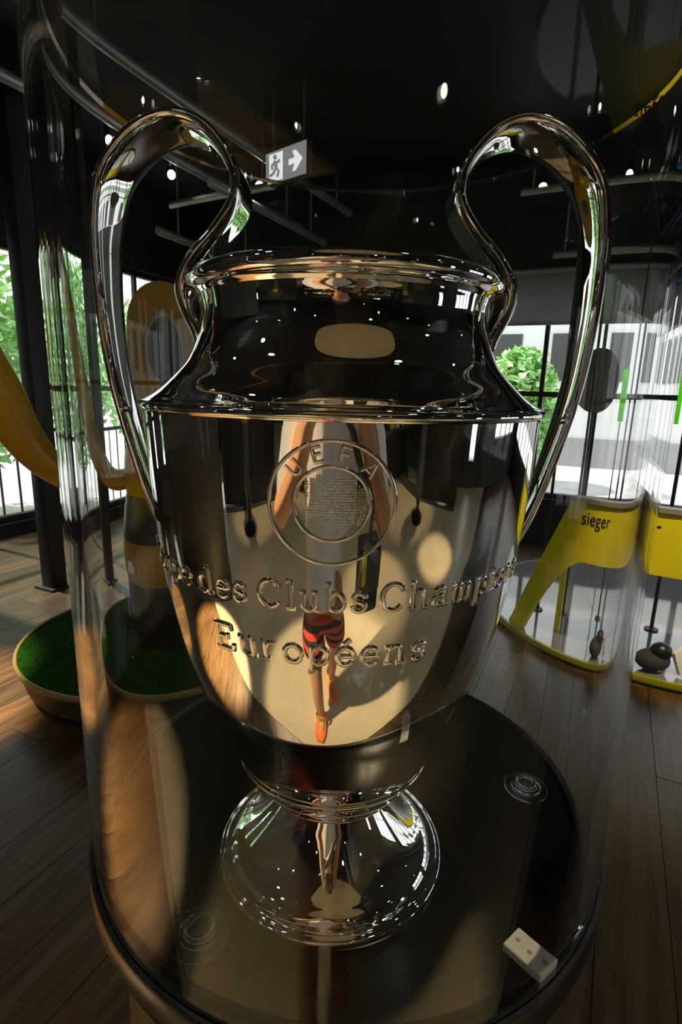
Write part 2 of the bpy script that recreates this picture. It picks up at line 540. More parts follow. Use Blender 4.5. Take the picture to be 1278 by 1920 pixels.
# ------------------------------------------------------------------ trophy
TC = Vector((-.01573, -.10462, ZP))
cup = thing('trophy_cup', 'large polished silver two-handled cup inside the acrylic cylinder', 'trophy', TC)
BODY = cr([(.1012, .1405), (.112, .1624), (.1215, .185), (.1298, .207), (.140, .231), (.1543, .2762), (.1662, .3347), (.1730, .3885), (.1768, .4384), (.1790, .480), (.180, .4965)], 10)
lathe('cup_body', BODY, SILVER, cup, 320, smooth=60)
lathe('shoulder_edge', [(.1799, .4966)] + cr([(.1808, .4972), (.1826, .4985), (.1832, .5005), (.1826, .5025), (.181, .504), (.1775, .5055)], 4), SILVER, cup, 256, smooth=60)
NECK = cr([(.1775, .5056), (.1725, .5085), (.1648, .514), (.1559, .5224), (.1414, .5385), (.1325, .5581), (.1297, .5738), (.1298, .584), (.1315, .5915)], 8)
lathe('neck', NECK, SILVER, cup, 256, smooth=60)
lathe('rim', cr([(.1316, .5916), (.1345, .5955), (.1385, .5985), (.1408, .6025), (.1405, .6065), (.1385, .6095), (.135, .6105), (.131, .608), (.1285, .600), (.127, .585), (.127, .573), (.130, .558), (.139, .540), (.150, .524)], 6), SILVER, cup, 256, smooth=60)
lathe('collar', cr([(.1010, .1404), (.1022, .1395), (.1026, .1380), (.1015, .1362), (.0990, .1350)], 4) + cr([(.0975, .1340), (.0925, .1268), (.0870, .1190)], 4)
      + cr([(.0876, .1182), (.0884, .1165), (.0874, .1146), (.0855, .1138)], 4) + cr([(.0842, .1130), (.0785, .1060), (.0735, .1000)], 4)
      + cr([(.0742, .0993), (.0748, .0976), (.0735, .0958), (.0718, .0952)], 4) + cr([(.0705, .0945), (.0645, .0890), (.0590, .0840), (.0555, .0803)], 5), SILVER, cup, 256, smooth=50)
lathe('foot', cr([(.0546, .0801), (.0585, .0740), (.0640, .0655), (.0710, .0560), (.0790, .0462), (.0870, .0375), (.0945, .0305), (.1000, .0265), (.1045, .0238), (.1080, .0213), (.1108, .0182), (.1125, .0150)], 8)
      + cr([(.1140, .0147), (.1172, .0144), (.1192, .0137), (.1205, .0128)], 4) + cr([(.1225, .0125), (.1248, .0112), (.1257, .0083), (.1252, .0042), (.1235, .0008)], 5) + [(.0, .0006)], SILVER, cup, 256, smooth=45)

# handles: strap sweeps in the plane of the axis
HCL = cr([(.1715, .366), (.1870, .405), (.2035, .466), (.2155, .525), (.2205, .580), (.2208, .622), (.2185, .655), (.2110, .686), (.1960, .7085), (.1720, .7275), (.1455, .7345), (.1215, .7270), (.1040, .7095), (.0950, .6900), (.0965, .6710), (.1130, .6480), (.1325, .6280), (.1445, .6080), (.1445, .5900), (.1340, .5660), (.1310, .5560)], 8)
NH = len(HCL)


def strap(side):
    bm = bmesh.new(); rings = []
    for i, (x, z) in enumerate(HCL):
        s = i / (NH - 1)
        # broad in depth at the bow, slimmer towards both ends
        wd = .5 * (.024 + .040 * min(1, s / .36) ** .75 - (.016 * max(0, (s - .66) / .34)))
        th = .5 * (.0095 + .0040 * min(1, s / .4))
        x0, z0 = HCL[max(i - 1, 0)]; x1, z1 = HCL[min(i + 1, NH - 1)]
        t = Vector((x1 - x0, 0, z1 - z0)).normalized()
        n = Vector((t.z, 0, -t.x))
        ring = []
        K = 28
        for k in range(K):
            a_ = 2 * PI * k / K
            cx, sx = math.cos(a_), math.sin(a_)
            e = .72
            py = wd * math.copysign(abs(cx) ** e, cx); pn = th * math.copysign(abs(sx) ** e, sx)
            pn -= th * .35 * (1 - (py / wd) ** 2) * (1 if sx * 1 > 0 else 0)
            p = Vector((x, 0, z)) + n * pn + Vector((0, py, 0))
            p.x *= side
            ring.append(bm.verts.new(p))
        rings.append(ring)
    K = len(rings[0])
    for A, B in zip(rings[:-1], rings[1:]):
        for k in range(K):
            bm.faces.new((A[k], A[(k + 1) % K], B[(k + 1) % K], B[k]))
    bm.faces.new(rings[0]); bm.faces.new(rings[-1])
    return fin(bm, 'handle', SILVER, cup, 70)


strap(-1); strap(1)


def body_r(z):
    for (r0, z0), (r1, z1) in zip(BODY[:-1], BODY[1:]):
        if z0 <= z <= z1:
            return r0 + (r1 - r0) * (z - z0) / (z1 - z0)
    return .18


def on_body(s, z, h=0.0, z_ref=None):
    """arc length s (right of the front line) and height z -> point on the cup wall raised by h"""
    R = body_r(z_ref if z_ref is not None else z)
    ph = s / R
    r = body_r(z) + h
    return Vector((r * math.sin(ph), -r * math.cos(ph), z))


# stroke letters: every letter a list of polylines in a box of x-height 1 (cap height 1.42)
def arc(cx, cy, rx, ry, a0, a1, n=14):
    return [(cx + rx * math.cos(math.radians(a0 + (a1 - a0) * i / n)), cy + ry * math.sin(math.radians(a0 + (a1 - a0) * i / n))) for i in range(n + 1)]


GL = {
    'u': (1.10, [[(.02, .96), (.18, .96), (.18, .35)] + arc(.46, .35, .28, .33, 180, 330), [(.58, .96), (.76, .96), (.76, .04), (.96, .04)]]),
    'p': (1.08, [[(.0, .94), (.18, .94), (.18, -.42)], [(.02, -.42), (.36, -.42)], arc(.52, .5, .36, .46, 150, -150, 20)]),
    'e': (1.0, [[(.14, .52), (.84, .52)] + arc(.49, .5, .37, .46, 3, 320, 22)]),
    'd': (1.10, [[(.62, 1.42), (.80, 1.42), (.80, .04), (.98, .04)], arc(.46, .5, .36, .46, 30, 330, 20)]),
    's': (.84, [[(.70, .72), (.68, .86)] + arc(.42, .73, .25, .23, 40, 240, 10) + arc(.42, .26, .28, .23, 70, -150, 12) + [(.13, .28)]]),
    'C': (1.36, [[(1.12, .98), (1.10, 1.24)] + arc(.68, .71, .54, .68, 45, 318, 24)]),
    'l': (.54, [[(.04, 1.42), (.25, 1.42), (.25, .04)], [(.06, .04), (.44, .04)]]),
    'b': (1.06, [[(.0, 1.42), (.18, 1.42), (.18, .06)], arc(.52, .5, .36, .46, 152, -152, 20)]),
    'h': (1.12, [[(.0, 1.42), (.20, 1.42), (.20, .04)], [(.04, .04), (.36, .04)], arc(.49, .62, .29, .34, 165, 0, 10) + [(.78, .04)], [(.62, .04), (.96, .04)]]),
    'a': (1.02, [arc(.46, .70, .28, .26, 155, 0, 10) + [(.74, .12), (.80, .04), (.94, .04)], arc(.44, .29, .30, .25, 45, 315, 16)]),
    'm': (1.62, [[(.0, .94), (.20, .94), (.20, .04)], [(.04, .04), (.36, .04)], arc(.46, .64, .26, .32, 165, 0, 8) + [(.72, .04)], [(.58, .04), (.88, .04)], arc(.98, .64, .26, .32, 165, 0, 8) + [(1.24, .04)], [(1.10, .04), (1.42, .04)]]),
    'i': (.54, [[(.04, .94), (.25, .94), (.25, .04)], [(.06, .04), (.44, .04)], [(.24, 1.28), (.27, 1.31)]]),
    'o': (1.06, [arc(.50, .5, .39, .46, 0, 360, 26)]),
    'n': (1.14, [[(.0, .94), (.20, .94), (.20, .04)], [(.04, .04), (.36, .04)], arc(.49, .62, .29, .34, 165, 0, 10) + [(.78, .04)], [(.62, .04), (.96, .04)]]),
    'E': (1.26, [[(.22, .05), (.22, 1.37)], [(.04, 1.37), (1.0, 1.37), (1.02, 1.10)], [(.22, .72), (.74, .72)], [(.74, .58), (.74, .86)], [(.04, .05), (1.02, .05), (1.06, .34)]]),
    'r': (.86, [[(.0, .94), (.20, .94), (.20, .04)], [(.04, .04), (.40, .04)], arc(.50, .62, .28, .32, 165, 55, 8)]),
}
GL['é'] = (GL['e'][0], GL['e'][1] + [[(.42, 1.16), (.66, 1.40)]])
GL['U'] = (1.3, [[(.16, 1.4), (.16, .5)] + arc(.62, .5, .46, .45, 180, 360, 14) + [(1.08, 1.4)]])
GL['F'] = (1.1, [[(.16, 0), (.16, 1.36), (.96, 1.36)], [(.16, .74), (.80, .74)]])
GL['A'] = (1.3, [[(.06, 0), (.62, 1.4), (1.18, 0)], [(.26, .48), (.98, .48)]])
GL['Ee'] = (1.1, [[(.96, 0), (.16, 0), (.16, 1.36), (.96, 1.36)], [(.16, .72), (.82, .72)]])


def raised(name, polys, place, rad, flat=.75):
    """letter of raised rounded strokes laid on the cup wall: place(u, v, h) -> point"""
    bm = bmesh.new()
    for pl_ in polys:
        # resample so strokes follow the curved wall
        q = []
        for (x0, y0), (x1, y1) in zip(pl_[:-1], pl_[1:]):
            L = math.hypot(x1 - x0, y1 - y0); n = max(1, int(L / .16))
            for k in range(n):
                q.append((x0 + (x1 - x0) * k / n, y0 + (y1 - y0) * k / n))
        q.append(pl_[-1])
        rings = []
        n = len(q)
        closed = math.hypot(q[0][0] - q[-1][0], q[0][1] - q[-1][1]) < 1e-4
        if closed:
            q = q[:-1]; n -= 1
        for i in range(n):
            if closed:
                p0, p1 = q[i - 1], q[(i + 1) % n]
            else:
                p0, p1 = q[max(i - 1, 0)], q[min(i + 1, n - 1)]
            dx, dy = p1[0] - p0[0], p1[1] - p0[1]
            L = math.hypot(dx, dy) or 1
            nx, ny = -dy / L, dx / L
            ring = []
            for k in range(7):
                a_ = PI * k / 6
                ring.append(bm.verts.new(place(q[i][0] + nx * rad * math.cos(a_), q[i][1] + ny * rad * math.cos(a_), rad * flat * math.sin(a_) - rad * .06)))
            rings.append(ring)
        pairs = list(zip(rings[:-1], rings[1:])) + ([(rings[-1], rings[0])] if closed else [])
        for A, B in pairs:
            for k in range(6):
                bm.faces.new((A[k], A[k + 1], B[k + 1], B[k]))
        if not closed:
            bm.faces.new(rings[0]); bm.faces.new(rings[-1])
    return fin(bm, name, SILVER, cup, 80)


def write_line(text, start, z0, xh, track=.10, space=.42):
    s = start
    for ch in text:
        if ch == ' ':
            s += space * xh; continue
        wd, polys = GL[ch]
        raised('letter', polys, lambda u_, v_, h, s0=s: on_body(s0 + u_ * xh, z0 + v_ * xh, h * xh, z0 + .5 * xh), .145)
        s += (wd + track) * xh
    return s


def line_len(text, xh, track=.10, space=.42):
    return sum(space * xh if c == ' ' else (GL[c][0] + track) * xh for c in text)


# the inscription runs round the cup; the part before the front is placed back from "Clubs"
XH = .0152
L1 = 'Coupe des Clubs Champions'
pre = line_len('Coupe des ', XH)
write_line(L1, -.0535 - pre, .3632, XH)
write_line('Européens', -.0935, .3175, .0162, .135)

# emblem
ZE, RE1, RE2 = .4425, .0428, .0258


def emb(u_, v_, h):
    return on_body(u_, ZE + v_, h, ZE)


raised('emblem_ring', [[(RE1 * math.cos(2 * PI * i / 72), RE1 * math.sin(2 * PI * i / 72)) for i in range(73)]], emb, .0014, .9)
raised('emblem_ring', [[(RE2 * math.cos(2 * PI * i / 60), RE2 * math.sin(2 * PI * i / 60)) for i in range(61)]], emb, .0014, .9)
for ch, ang in (('U', 46), ('Ee', 16), ('F', -14), ('A', -46)):
    wd, polys = GL[ch]
    lh = .0074
    ca, sa = math.cos(math.radians(ang)), math.sin(math.radians(ang))

    def place(u_, v_, h, wd=wd, ca=ca, sa=sa):
        x_ = (u_ - wd / 2) * lh; y_ = .0296 + v_ * lh
        return on_body(x_ * ca - y_ * sa, ZE + x_ * sa + y_ * ca, h * lh, ZE)
    raised('emblem_letter', polys, place, .19, .8)

# dotted map inside the emblem
MAP = ['......##....######.....', '....####...########....', '...###.#..##########...', '..####....###########..', '..##.....#############.',
       '....#...##############.', '...##..################', '...##..################', '......#################', '.....##################',
       '....###################', '...####################', '..####################.', '.######################', '.####...##..######..##.',
       '.###.....##..####...##.', '.##......##...###..###.', '..........#....#.....#.', '........##.....#.......', '.........##..###.......']
bm = bmesh.new()
for j, line in enumerate(MAP):
    for i, c in enumerate(line):
        if c == '#':
            u_, v_ = (i - 11) * .0020, (9.5 - j) * .0020
            if math.hypot(u_, v_) < RE2 - .0018:
                base = on_body(u_, ZE + v_, -.0001, ZE); topp = on_body(u_, ZE + v_, .0007, ZE)
                nrm = (topp - base).normalized(); tx = Vector((0, 0, 1)).cross(nrm).normalized(); ty = nrm.cross(tx)
                ring = [bm.verts.new(base + (tx * math.cos(PI * k / 3) + ty * math.sin(PI * k / 3)) * .00085) for k in range(6)]
                tv = bm.verts.new(topp)
                for k in range(6):
                    bm.faces.new((ring[k], ring[(k + 1) % 6], tv))
dm = fin(bm, 'dot_map', SILVER, cup, 80); dm['kind'] = 'stuff'

# ------------------------------------------------------------------ small fixings on the pedestal top
def suction(loc, label):
    t = thing('suction_foot', label, 'suction cup', loc, 0)
    lathe('suction_lip', cr([(.0, .0006), (.014, .0006), (.0262, .0006), (.0288, .0016), (.0285, .0034), (.0268, .0042), (.0248, .0034), (.0220, .0038), (.0190, .0062), (.0182, .0086), (.0168, .0096)], 4) + [(.0, .0096)], GLASS, t, 64)
    lathe('suction_knob', [(.0, .0097)] + cr([(.0135, .0098), (.0150, .0112), (.0148, .0130), (.0120, .0142), (.0112, .0160), (.0130, .0176), (.0138, .0196), (.0126, .0212), (.0105, .0216)], 4) + cr([(.0088, .0208), (.0078, .0184), (.0055, .0178), (.0035, .0190), (.0, .0195)], 4), GLASS, t, 64)
    t.scale = (1, 1, .55)
    return t


suction((-.1349, -.2167, ZP), 'clear suction cup on the black top in front of the cup foot')
suction((.2442, .0019, ZP), 'clear suction cup on the black top beside the bare right edge')

bmq = Vector((.1690, -.2170, 0))
br = thing('glass_bracket', 'small white plastic bracket with screw holes at the edge of the black top', 'bracket', (.1745, -.2225, ZP), math.atan2(-.028, .024))
bm = bmesh.new()
vs0 = bbox(bm, (0, 0, .0045), (.038, .026, .0088))
bmesh.ops.bevel(bm, geom=bm.edges[:], offset=.0008, segments=2, affect='EDGES')
fin(bm, 'bracket_block', WHITE, br, 40)
for x_ in (-.0125, .0, .0125):
    lathe('screw_hole', [(.0, .00895), (.0011, .00895), (.0017, .0091), (.0021, .00925), (.0023, .0088)], GREY, br, 20, loc=(x_, .001 if x_ else -.001))

for o in case.children:
    o.cycles.is_caustics_caster = True
for o in list(br.children) + list(ped.children):
    o.cycles.is_caustics_receiver = True

# ------------------------------------------------------------------ escape sign and ceiling steelwork
sg = thing('escape_sign', 'lit escape sign with running figure and arrow hanging from the ceiling', 'sign', (-.565, 3.55, 2.965), math.radians(-38))
box('sign_box', (0, .015, 0), (.42, .05, .215), DGREY, sg, bevel=.006)
box('sign_face', (0, -.0115, 0), (.405, .002, .2), SIGNGREY, sg)


def flat(name, pts, y, m, parent):
    me = bpy.data.meshes.new(name)
    n = len(pts)
    me.from_pydata([(p[0], y, p[1]) for p in pts] + [(p[0], y + .0015, p[1]) for p in pts], [],
                   [tuple(range(n)), tuple(range(2 * n - 1, n - 1, -1))] + [(i, (i + 1) % n, n + (i + 1) % n, n + i) for i in range(n)])
    return link(name, me, m, parent)


flat('sign_arrow', [(.035, .018), (.095, .018), (.07, .062), (.105, .062), (.17, 0), (.105, -.062), (.07, -.062), (.095, -.018), (.035, -.018)], -.015, SIGNLIT, sg)
flat('sign_door', [(-.165, -.088), (-.025, -.088), (-.025, .085), (-.165, .085)], -.0145, SIGNLIT, sg)
bm = bmesh.new()
tube_bm(bm, [(-.10, -.018, .03), (-.085, -.018, -.01)], .014, 8)
for pts in ([(-.085, -.018, -.012), (-.06, -.018, -.035), (-.075, -.018, -.07)], [(-.09, -.018, -.012), (-.115, -.018, -.04), (-.15, -.018, -.05)], [(-.10, -.018, .03), (-.07, -.018, .02), (-.05, -.018, .035)], [(-.10, -.018, .03), (-.13, -.018, .01), (-.125, -.018, -.015)]):
    tube_bm(bm, pts, .009, 8)
bmesh.ops.create_uvsphere(bm, u_segments=12, v_segments=8, radius=.016, matrix=Matrix.Translation((-.098, -.018, .058)))
fin(bm, 'sign_figure', SIGNGREY, sg, 60)
for s_ in (-.15, .15):
    tube('sign_rod', [(s_, .015, .105), (s_, .015, HC - 2.965)], .005, STEEL, sg, 8)

k = 0
for a_, b0_, b1_, zz, m_, lb in [(-3.05, -.5, 4.9, 3.12, STEEL, 'long grey steel tube under the ceiling nearest the left facade'),
                                 (-2.45, 1.4, 4.9, 3.2, STEEL, 'grey steel tube under the ceiling in front of the left windows'),
                                 (-2.75, 3.0, 4.9, 2.95, STEEL, 'short low grey steel tube hung by the left windows'),
                                 (-3.6, 3.2, 4.9, 2.75, STEEL, 'lowest grey steel tube hung close to the left facade')]:
    t = thing('ceiling_tube', lb, 'steel tube', (0, 0, 0))
    tube('tube', [rw(a_, b0_, zz), rw(a_, b1_, zz)], .035, m_, t, 12)
    for bb in (b0_ + .3, b1_ - .3):
        tube('hanger', [rw(a_, bb, zz + .03), rw(a_, bb, HC)], .008, STEEL, t, 6)
for b_, a0_, a1_, zz, m_, lb in [(4.45, -.6, 4.6, 3.05, STEEL, 'grey steel tube running across above the right windows'),
                                 (4.75, -.3, 5.2, 2.62, STEEL, 'grey steel tube close above the heads of the right windows'),
                                 (3.9, 1.0, 5.0, 2.95, BLUE, 'blue pipe running across below the ceiling at the right'),
                                 (2.3, .05, .75, 3.1, BLUE, 'short blue pipe close to the ceiling ahead of the case'),
                                 (4.8, 2.0, 5.2, 2.50, BLUE, 'thin blue pipe along the heads of the right windows'),
                                 (3.4, -3.6, -2.4, 3.0, STEEL, 'short grey cross tube between the long left tubes')]:
    t = thing('ceiling_tube', lb, 'pipe' if m_ is BLUE else 'steel tube', (0, 0, 0))
    tube('tube', [rw(a0_, b_, zz), rw(a1_, b_, zz)], .03 if m_ is STEEL else .024, m_, t, 12)
    for aa in (a0_ + .1, a1_ - .1):
        tube('hanger', [rw(aa, b_, zz + .02), rw(aa, b_, HC)], .008, STEEL, t, 6)

cd = thing('ceiling_disc', 'round beige acoustic disc hung under the ceiling over the photographer', 'ceiling panel', (.36, -2.0, HC - .12))
lathe('disc_panel', [(.0, 0), (1.08, 0), (1.10, .01), (1.10, .04), (.0, .04)], DISC, cd, 96)
for q in range(3):
    c, s = math.cos(q * 2.1), math.sin(q * 2.1)
    tube('hanger', [(.8 * c, .8 * s, .04), (.8 * c, .8 * s, .12)], .006, STEEL, cd, 6)

# ------------------------------------------------------------------ left: column, plinth and sculpture
cl = thing('pillar', 'slim black steel pillar standing before the left windows', 'pillar', (-2.16, 3.02, 0), RROT)
box('pillar_shaft', (0, 0, HC / 2 + .004), (.12, .12, HC - .012), BLACK, cl, bevel=.01)
box('pillar_foot', (0, 0, .008), (.19, .19, .012), BLACK, cl)

PC = (-1.03, 1.94)
pn = thing('turf_plinth', 'low round plinth topped with green artificial turf', 'plinth', (PC[0], PC[1], 0))
lathe('plinth_side', [(.0, .03), (.52, .03), (.585, .06), (.61, .17), (.0, .17)], PLINTHSIDE, pn, 96)
lathe('plinth_base', [(.0, .001), (.5, .001), (.5, .03), (.0, .03)], BLACK, pn, 64)
lathe('plinth_rim', cr([(.610, .170), (.622, .170), (.628, .183), (.624, .2), (.614, .2)], 4) + [(.610, .196)], PLINTHEDGE, pn, 96, True)
lathe('turf', [(.0, .171), (.6095, .171), (.6095, .192), (.57, .194), (.0, .194)], TURF, pn, 96)

sc_ = thing('banded_sculpture', 'abstract yellow and black banded sculpture with a curved yellow arm on the turf plinth', 'sculpture', (PC[0], PC[1], .1945))
BLK = mat('sculpture_black', (.010, .011, .014), .35)
lathe('black_leg', cr([(.20, .0), (.225, .08), (.235, .2), (.235, .33)], 5) + [(.0, .33)], BLK, sc_, 64)
lathe('yellow_band', cr([(.236, .331), (.25, .4), (.252, .48), (.246, .54)], 4) + [(.0, .541), ], YEL, sc_, 64)
lathe('black_band', cr([(.246, .542), (.24, .60), (.225, .68), (.205, .75)], 4) + [(.0, .751)], BLK, sc_, 64)
lathe('yellow_dome', cr([(.205, .752), (.21, .84), (.20, .93), (.165, 1.02), (.10, 1.07), (.0, 1.085)], 5), YEL, sc_, 64)
flat_ = [(-.028, -.03), (.022, -.03), (.045, 0), (.022, .03), (-.028, .03)]
me_ = bpy.data.meshes.new('white_marker')
me_.from_pydata([(.2535 * math.sin(-.55 + x_ / .25), -.2535 * math.cos(-.55 + x_ / .25), .415 + z_) for x_, z_ in flat_] + [(.249 * math.sin(-.55 + x_ / .25), -.249 * math.cos(-.55 + x_ / .25), .415 + z_) for x_, z_ in flat_], [], [tuple(range(5)), tuple(range(9, 4, -1))] + [(i, (i + 1) % 5, 5 + (i + 1) % 5, 5 + i) for i in range(5)])
link('white_marker', me_, WHITE, sc_)
tube('curved_arm', cr([(-.14, -.02, .82), (-.30, -.04, .80), (-.42, -.05, .86), (-.54, -.06, 1.0), (-.66, -.08, 1.25), (-.86, -.12, 1.62), (-1.1, -.2, 1.9)], 6),
     [r for (r,) in cr([(.048,), (.055,), (.07,), (.092,), (.12,), (.135,), (.11,)], 6)], YEL, sc_, 20)

ap = thing('arched_panel', 'tall yellow round-headed panel with a grey oval standing behind the turf plinth', 'panel', (-1.42, 3.15, 0), math.radians(20))


def arch_outline(w_, h_, n=16):
    return [(-w_, .0), (w_, .0)] + [(w_ * math.cos(PI * i / n), h_ - w_ + w_ * math.sin(PI * i / n)) for i in range(n + 1)]


bm = bmesh.new()
o_ = arch_outline(.30, 2.12)
f0 = [bm.verts.new((x_, 0, z_ + .001)) for x_, z_ in o_]; f1 = [bm.verts.new((x_, .06, z_ + .001)) for x_, z_ in o_]
bm.faces.new(f0); bm.faces.new(f1[::-1])
for i in range(len(o_)):
    j = (i + 1) % len(o_)
    bm.faces.new((f0[i], f0[j], f1[j], f1[i]))
fin(bm, 'panel_board', YEL, ap)
ov = lathe('oval_field', [(.0, .006), (.125, .006), (.135, .003), (.138, .0)], DGREY, ap, 48)
ov.rotation_euler = (PI / 2, 0, 0); ov.scale = (1, 1.6, 1); ov.location = (.0, 0, 1.68)
ov2 = lathe('oval_edge', [(.131, .0), (.139, .010), (.149, .0)], GREY, ap, 48)
ov2.rotation_euler = (PI / 2, 0, 0); ov2.scale = (1, 1.6, 1); ov2.location = (.0, 0, 1.68)
for s_ in (-1, 1):
    box('panel_foot', (s_ * .2, .03, .012), (.05, .34, .022), BLACK, ap)

# ------------------------------------------------------------------ right: round platform with the yellow arch
PX, PY = 2.06, 2.88
pf = thing('round_platform', 'low round platform with a glossy grey top and yellow-green edge', 'platform', (PX, PY, 0))
lathe('platform_body', [(.0, .001), (1.06, .001), (1.06, .045), (.0, .045)], DGREY, pf, 128)
lathe('platform_edge', [(1.061, .02), (1.075, .02), (1.078, .035), (1.075, .052), (1.055, .052), (1.055, .0455), (1.061, .0455)], mat('yellow_green_edge', (.30, .30, .01), .4), pf, 128, True)
lathe('platform_top', [(.0, .0455), (1.0545, .0455), (1.0545, .05), (.0, .05)], mat('glossy_grey_top', (.20, .20, .205), .08, coat=.5), pf, 128)

ar = thing('yellow_arch_counter', 'curved yellow counter with an arched opening and black lettering on the round platform', 'counter', (PX, PY, .05))


def shell(name, fn, a0_, a1_, r0, r1, m_, parent, n=60):
    """curved board: fn(angle fraction) -> (z bottom, z top)"""
    bm = bmesh.new(); cols = []
    for i in range(n + 1):
        f_ = i / n; a_ = math.radians(a0_ + (a1_ - a0_) * f_); zb, zt = fn(f_)
        c, s = math.cos(a_), math.sin(a_)
        cols.append([bm.verts.new((r0 * c, r0 * s, zb)), bm.verts.new((r1 * c, r1 * s, zb)), bm.verts.new((r1 * c, r1 * s, zt)), bm.verts.new((r0 * c, r0 * s, zt))])
    for A, B in zip(cols[:-1], cols[1:]):
        for k_ in range(4):
            bm.faces.new((A[k_], B[k_], B[(k_ + 1) % 4], A[(k_ + 1) % 4]))
    bm.faces.new(cols[0]); bm.faces.new(cols[-1])
    return fin(bm, name, m_, parent, 30)


def arch_board(f_):
    a_ = 195.5 + 136.5 * f_
    top = .86 * min(1, max(.02, (a_ - 195.5) / 23.5))
    low = .001 if a_ < 203 else .54 * (1 - max(0, 1 - (a_ - 203) / 25) ** 1.8)
    if a_ > 325:
        low = max(.001, .54 - (a_ - 325) / 7 * .54)
    return min(low, top - .015), top


shell('front_board', arch_board, 195.5, 332, 1.00, 1.04, YEL2, ar, 140)
shell('top_rail', lambda f_: (.861, .885), 219.5, 331, .985, 1.055, STEEL, ar, 60)
shell('inner_board', lambda f_: (.001, .50), 210, 213, .80, .82, YEL2, ar, 6)
fc = bpy.data.curves.new('counter_lettering', 'FONT'); fc.body = 'sieger'; fc.size = .105; fc.extrude = .002; fc.align_x = 'CENTER'
fo = bpy.data.objects.new('tmp', fc); COL.objects.link(fo)
dg = bpy.context.evaluated_depsgraph_get()
fm = bpy.data.meshes.new_from_object(fo.evaluated_get(dg))
bpy.data.objects.remove(fo)
for v_ in fm.vertices:
    x_, y_, z_ = v_.co
    a_ = math.radians(231) + x_ / 1.04
    r_ = 1.0412 + z_
    v_.co = (r_ * math.cos(a_), r_ * math.sin(a_), .745 + y_)
fm.name = 'counter_lettering'
fm.materials.clear()
link('counter_lettering', fm, BLACK, ar)

for i, (px_, py_, lb) in enumerate([(1.33, 2.78, 'thin black post rising from the platform beside the yellow leg'), (1.52, 2.70, 'thin black post rising behind the yellow counter lettering'), (1.86, 2.55, 'thin black post rising from the platform before the round dark sign')]):
    t = thing('thin_post', lb, 'post', (px_, py_, .05))
    tube('post', [(0, 0, .008), (0, 0, 2.3)], .011, BLACK, t, 10)
    lathe('post_foot', [(.0, .0005), (.04, .0005), (.04, .008), (.0, .008)], BLACK, t, 24)

rs = thing('round_sign', 'round dark grey disc on a black stand before the right windows', 'sign', (2.22, 4.10, 0))
lathe('stand_foot', [(.0, .001), (.12, .001), (.12, .015), (.0, .015)], BLACK, rs, 32)
tube('stand_pole', [(0, .03, .015), (0, .03, 1.5)], .015, BLACK, rs, 10)
d_ = lathe('disc', cr([(.0, -.03), (.13, -.028), (.22, -.02), (.265, -.008), (.27, .0)], 4) + [(.0, .0)], mat('glossy_grey_disc', (.16, .16, .165), .12), rs, 64)
d_.rotation_euler = (PI / 2, 0, 0); d_.location = (0, 0, 1.575)
d_.rotation_euler = (-PI / 2 + PI, 0, math.radians(-28))
gb = thing('green_board', 'narrow upright green board before the right windows', 'board', (2.60, 4.02, 0), math.radians(-28))
box('board_panel', (0, 0, 1.46), (.10, .012, .44), GREENT, gb, bevel=.003)
tube('board_pole', [(0, .02, .012), (0, .02, 1.6)], .010, BLACK, gb, 8)
lathe('board_foot', [(.0, .001), (.08, .001), (.08, .012), (.0, .012)], BLACK, gb, 24)

# small dark-and-white exhibit on the platform
bd = thing('dark_bundle', 'dark rounded bundle with a white folded card leaning on it at the platform edge', 'exhibit', (1.635, 2.02, .053))
bd.scale = (.72, .72, .8)
bm = bmesh.new()
bmesh.ops.create_icosphere(bm, subdivisions=3, radius=.075, matrix=Matrix.Translation((-.02, .0, .14)) @ Matrix.Diagonal((1, .9, .85, 1)))
fin(bm, 'bundle_top', BLK, bd, 60)
bm = bmesh.new()
bmesh.ops.create_icosphere(bm, subdivisions=3, radius=.11, matrix=Matrix.Translation((-.06, .02, .0725)) @ Matrix.Diagonal((1.1, .9, .65, 1)))
fin(bm, 'bundle_base', mat('dark_cloth', (.03, .03, .035), .8), bd, 60)
box('white_card', (.105, -.05, .106), (.11, .03, .165), WHITE, bd, Matrix.Rotation(math.radians(-24), 4, 'Y') @ Matrix.Rotation(.3, 4, 'Z'), bevel=.006)

# ------------------------------------------------------------------ behind the camera: invented stands, shelves and partitions for the silver to reflect
def added_jersey_stand(loc, rz, label, col=YEL):  # invented stand, gives the silver something yellow to reflect
    t = thing('added_jersey_stand', label, 'display stand', loc, rz, 'jersey stands added behind the photographer')
    lathe('stand_foot', [(.0, .001), (.2, .001), (.2, .02), (.0, .02)], BLACK, t, 32)
    tube('stand_pole', [(0, 0, .02), (0, 0, .2)], .05, BLACK, t, 12)
    b_ = lathe('torso', cr([(.0, .15), (.10, .16), (.19, .32), (.21, .52), (.165, .75), (.165, .95), (.15, 1.05), (.19, 1.22), (.20, 1.33), (.13, 1.42), (.06, 1.45), (.05, 1.52), (.0, 1.53)], 4), DGREY, t, 32)
    b_.scale = (1, .6, 1)
    j_ = lathe('jersey', cr([(.19, .86), (.185, .95), (.172, 1.05), (.21, 1.22), (.222, 1.33), (.16, 1.43), (.09, 1.455)], 4), col, t, 32)
    j_.scale = (1, .66, 1)
    for s_ in (-1, 1):
        tube('sleeve', [(.16 * s_, 0, 1.37), (.27 * s_, 0, 1.28), (.33 * s_, -.02, 1.12)], [.07, .075, .085], col, t, 14)
    return t


added_jersey_stand((2.75, -2.95, 0), math.radians(150), 'added yellow jersey on a black stand right of the photographer')
added_jersey_stand((-2.7, -2.5, 0), math.radians(210), 'added yellow jersey on a black stand left of the photographer')
added_jersey_stand((.5, -4.1, 0), math.radians(180), 'added yellow jersey on a black stand far behind the photographer')


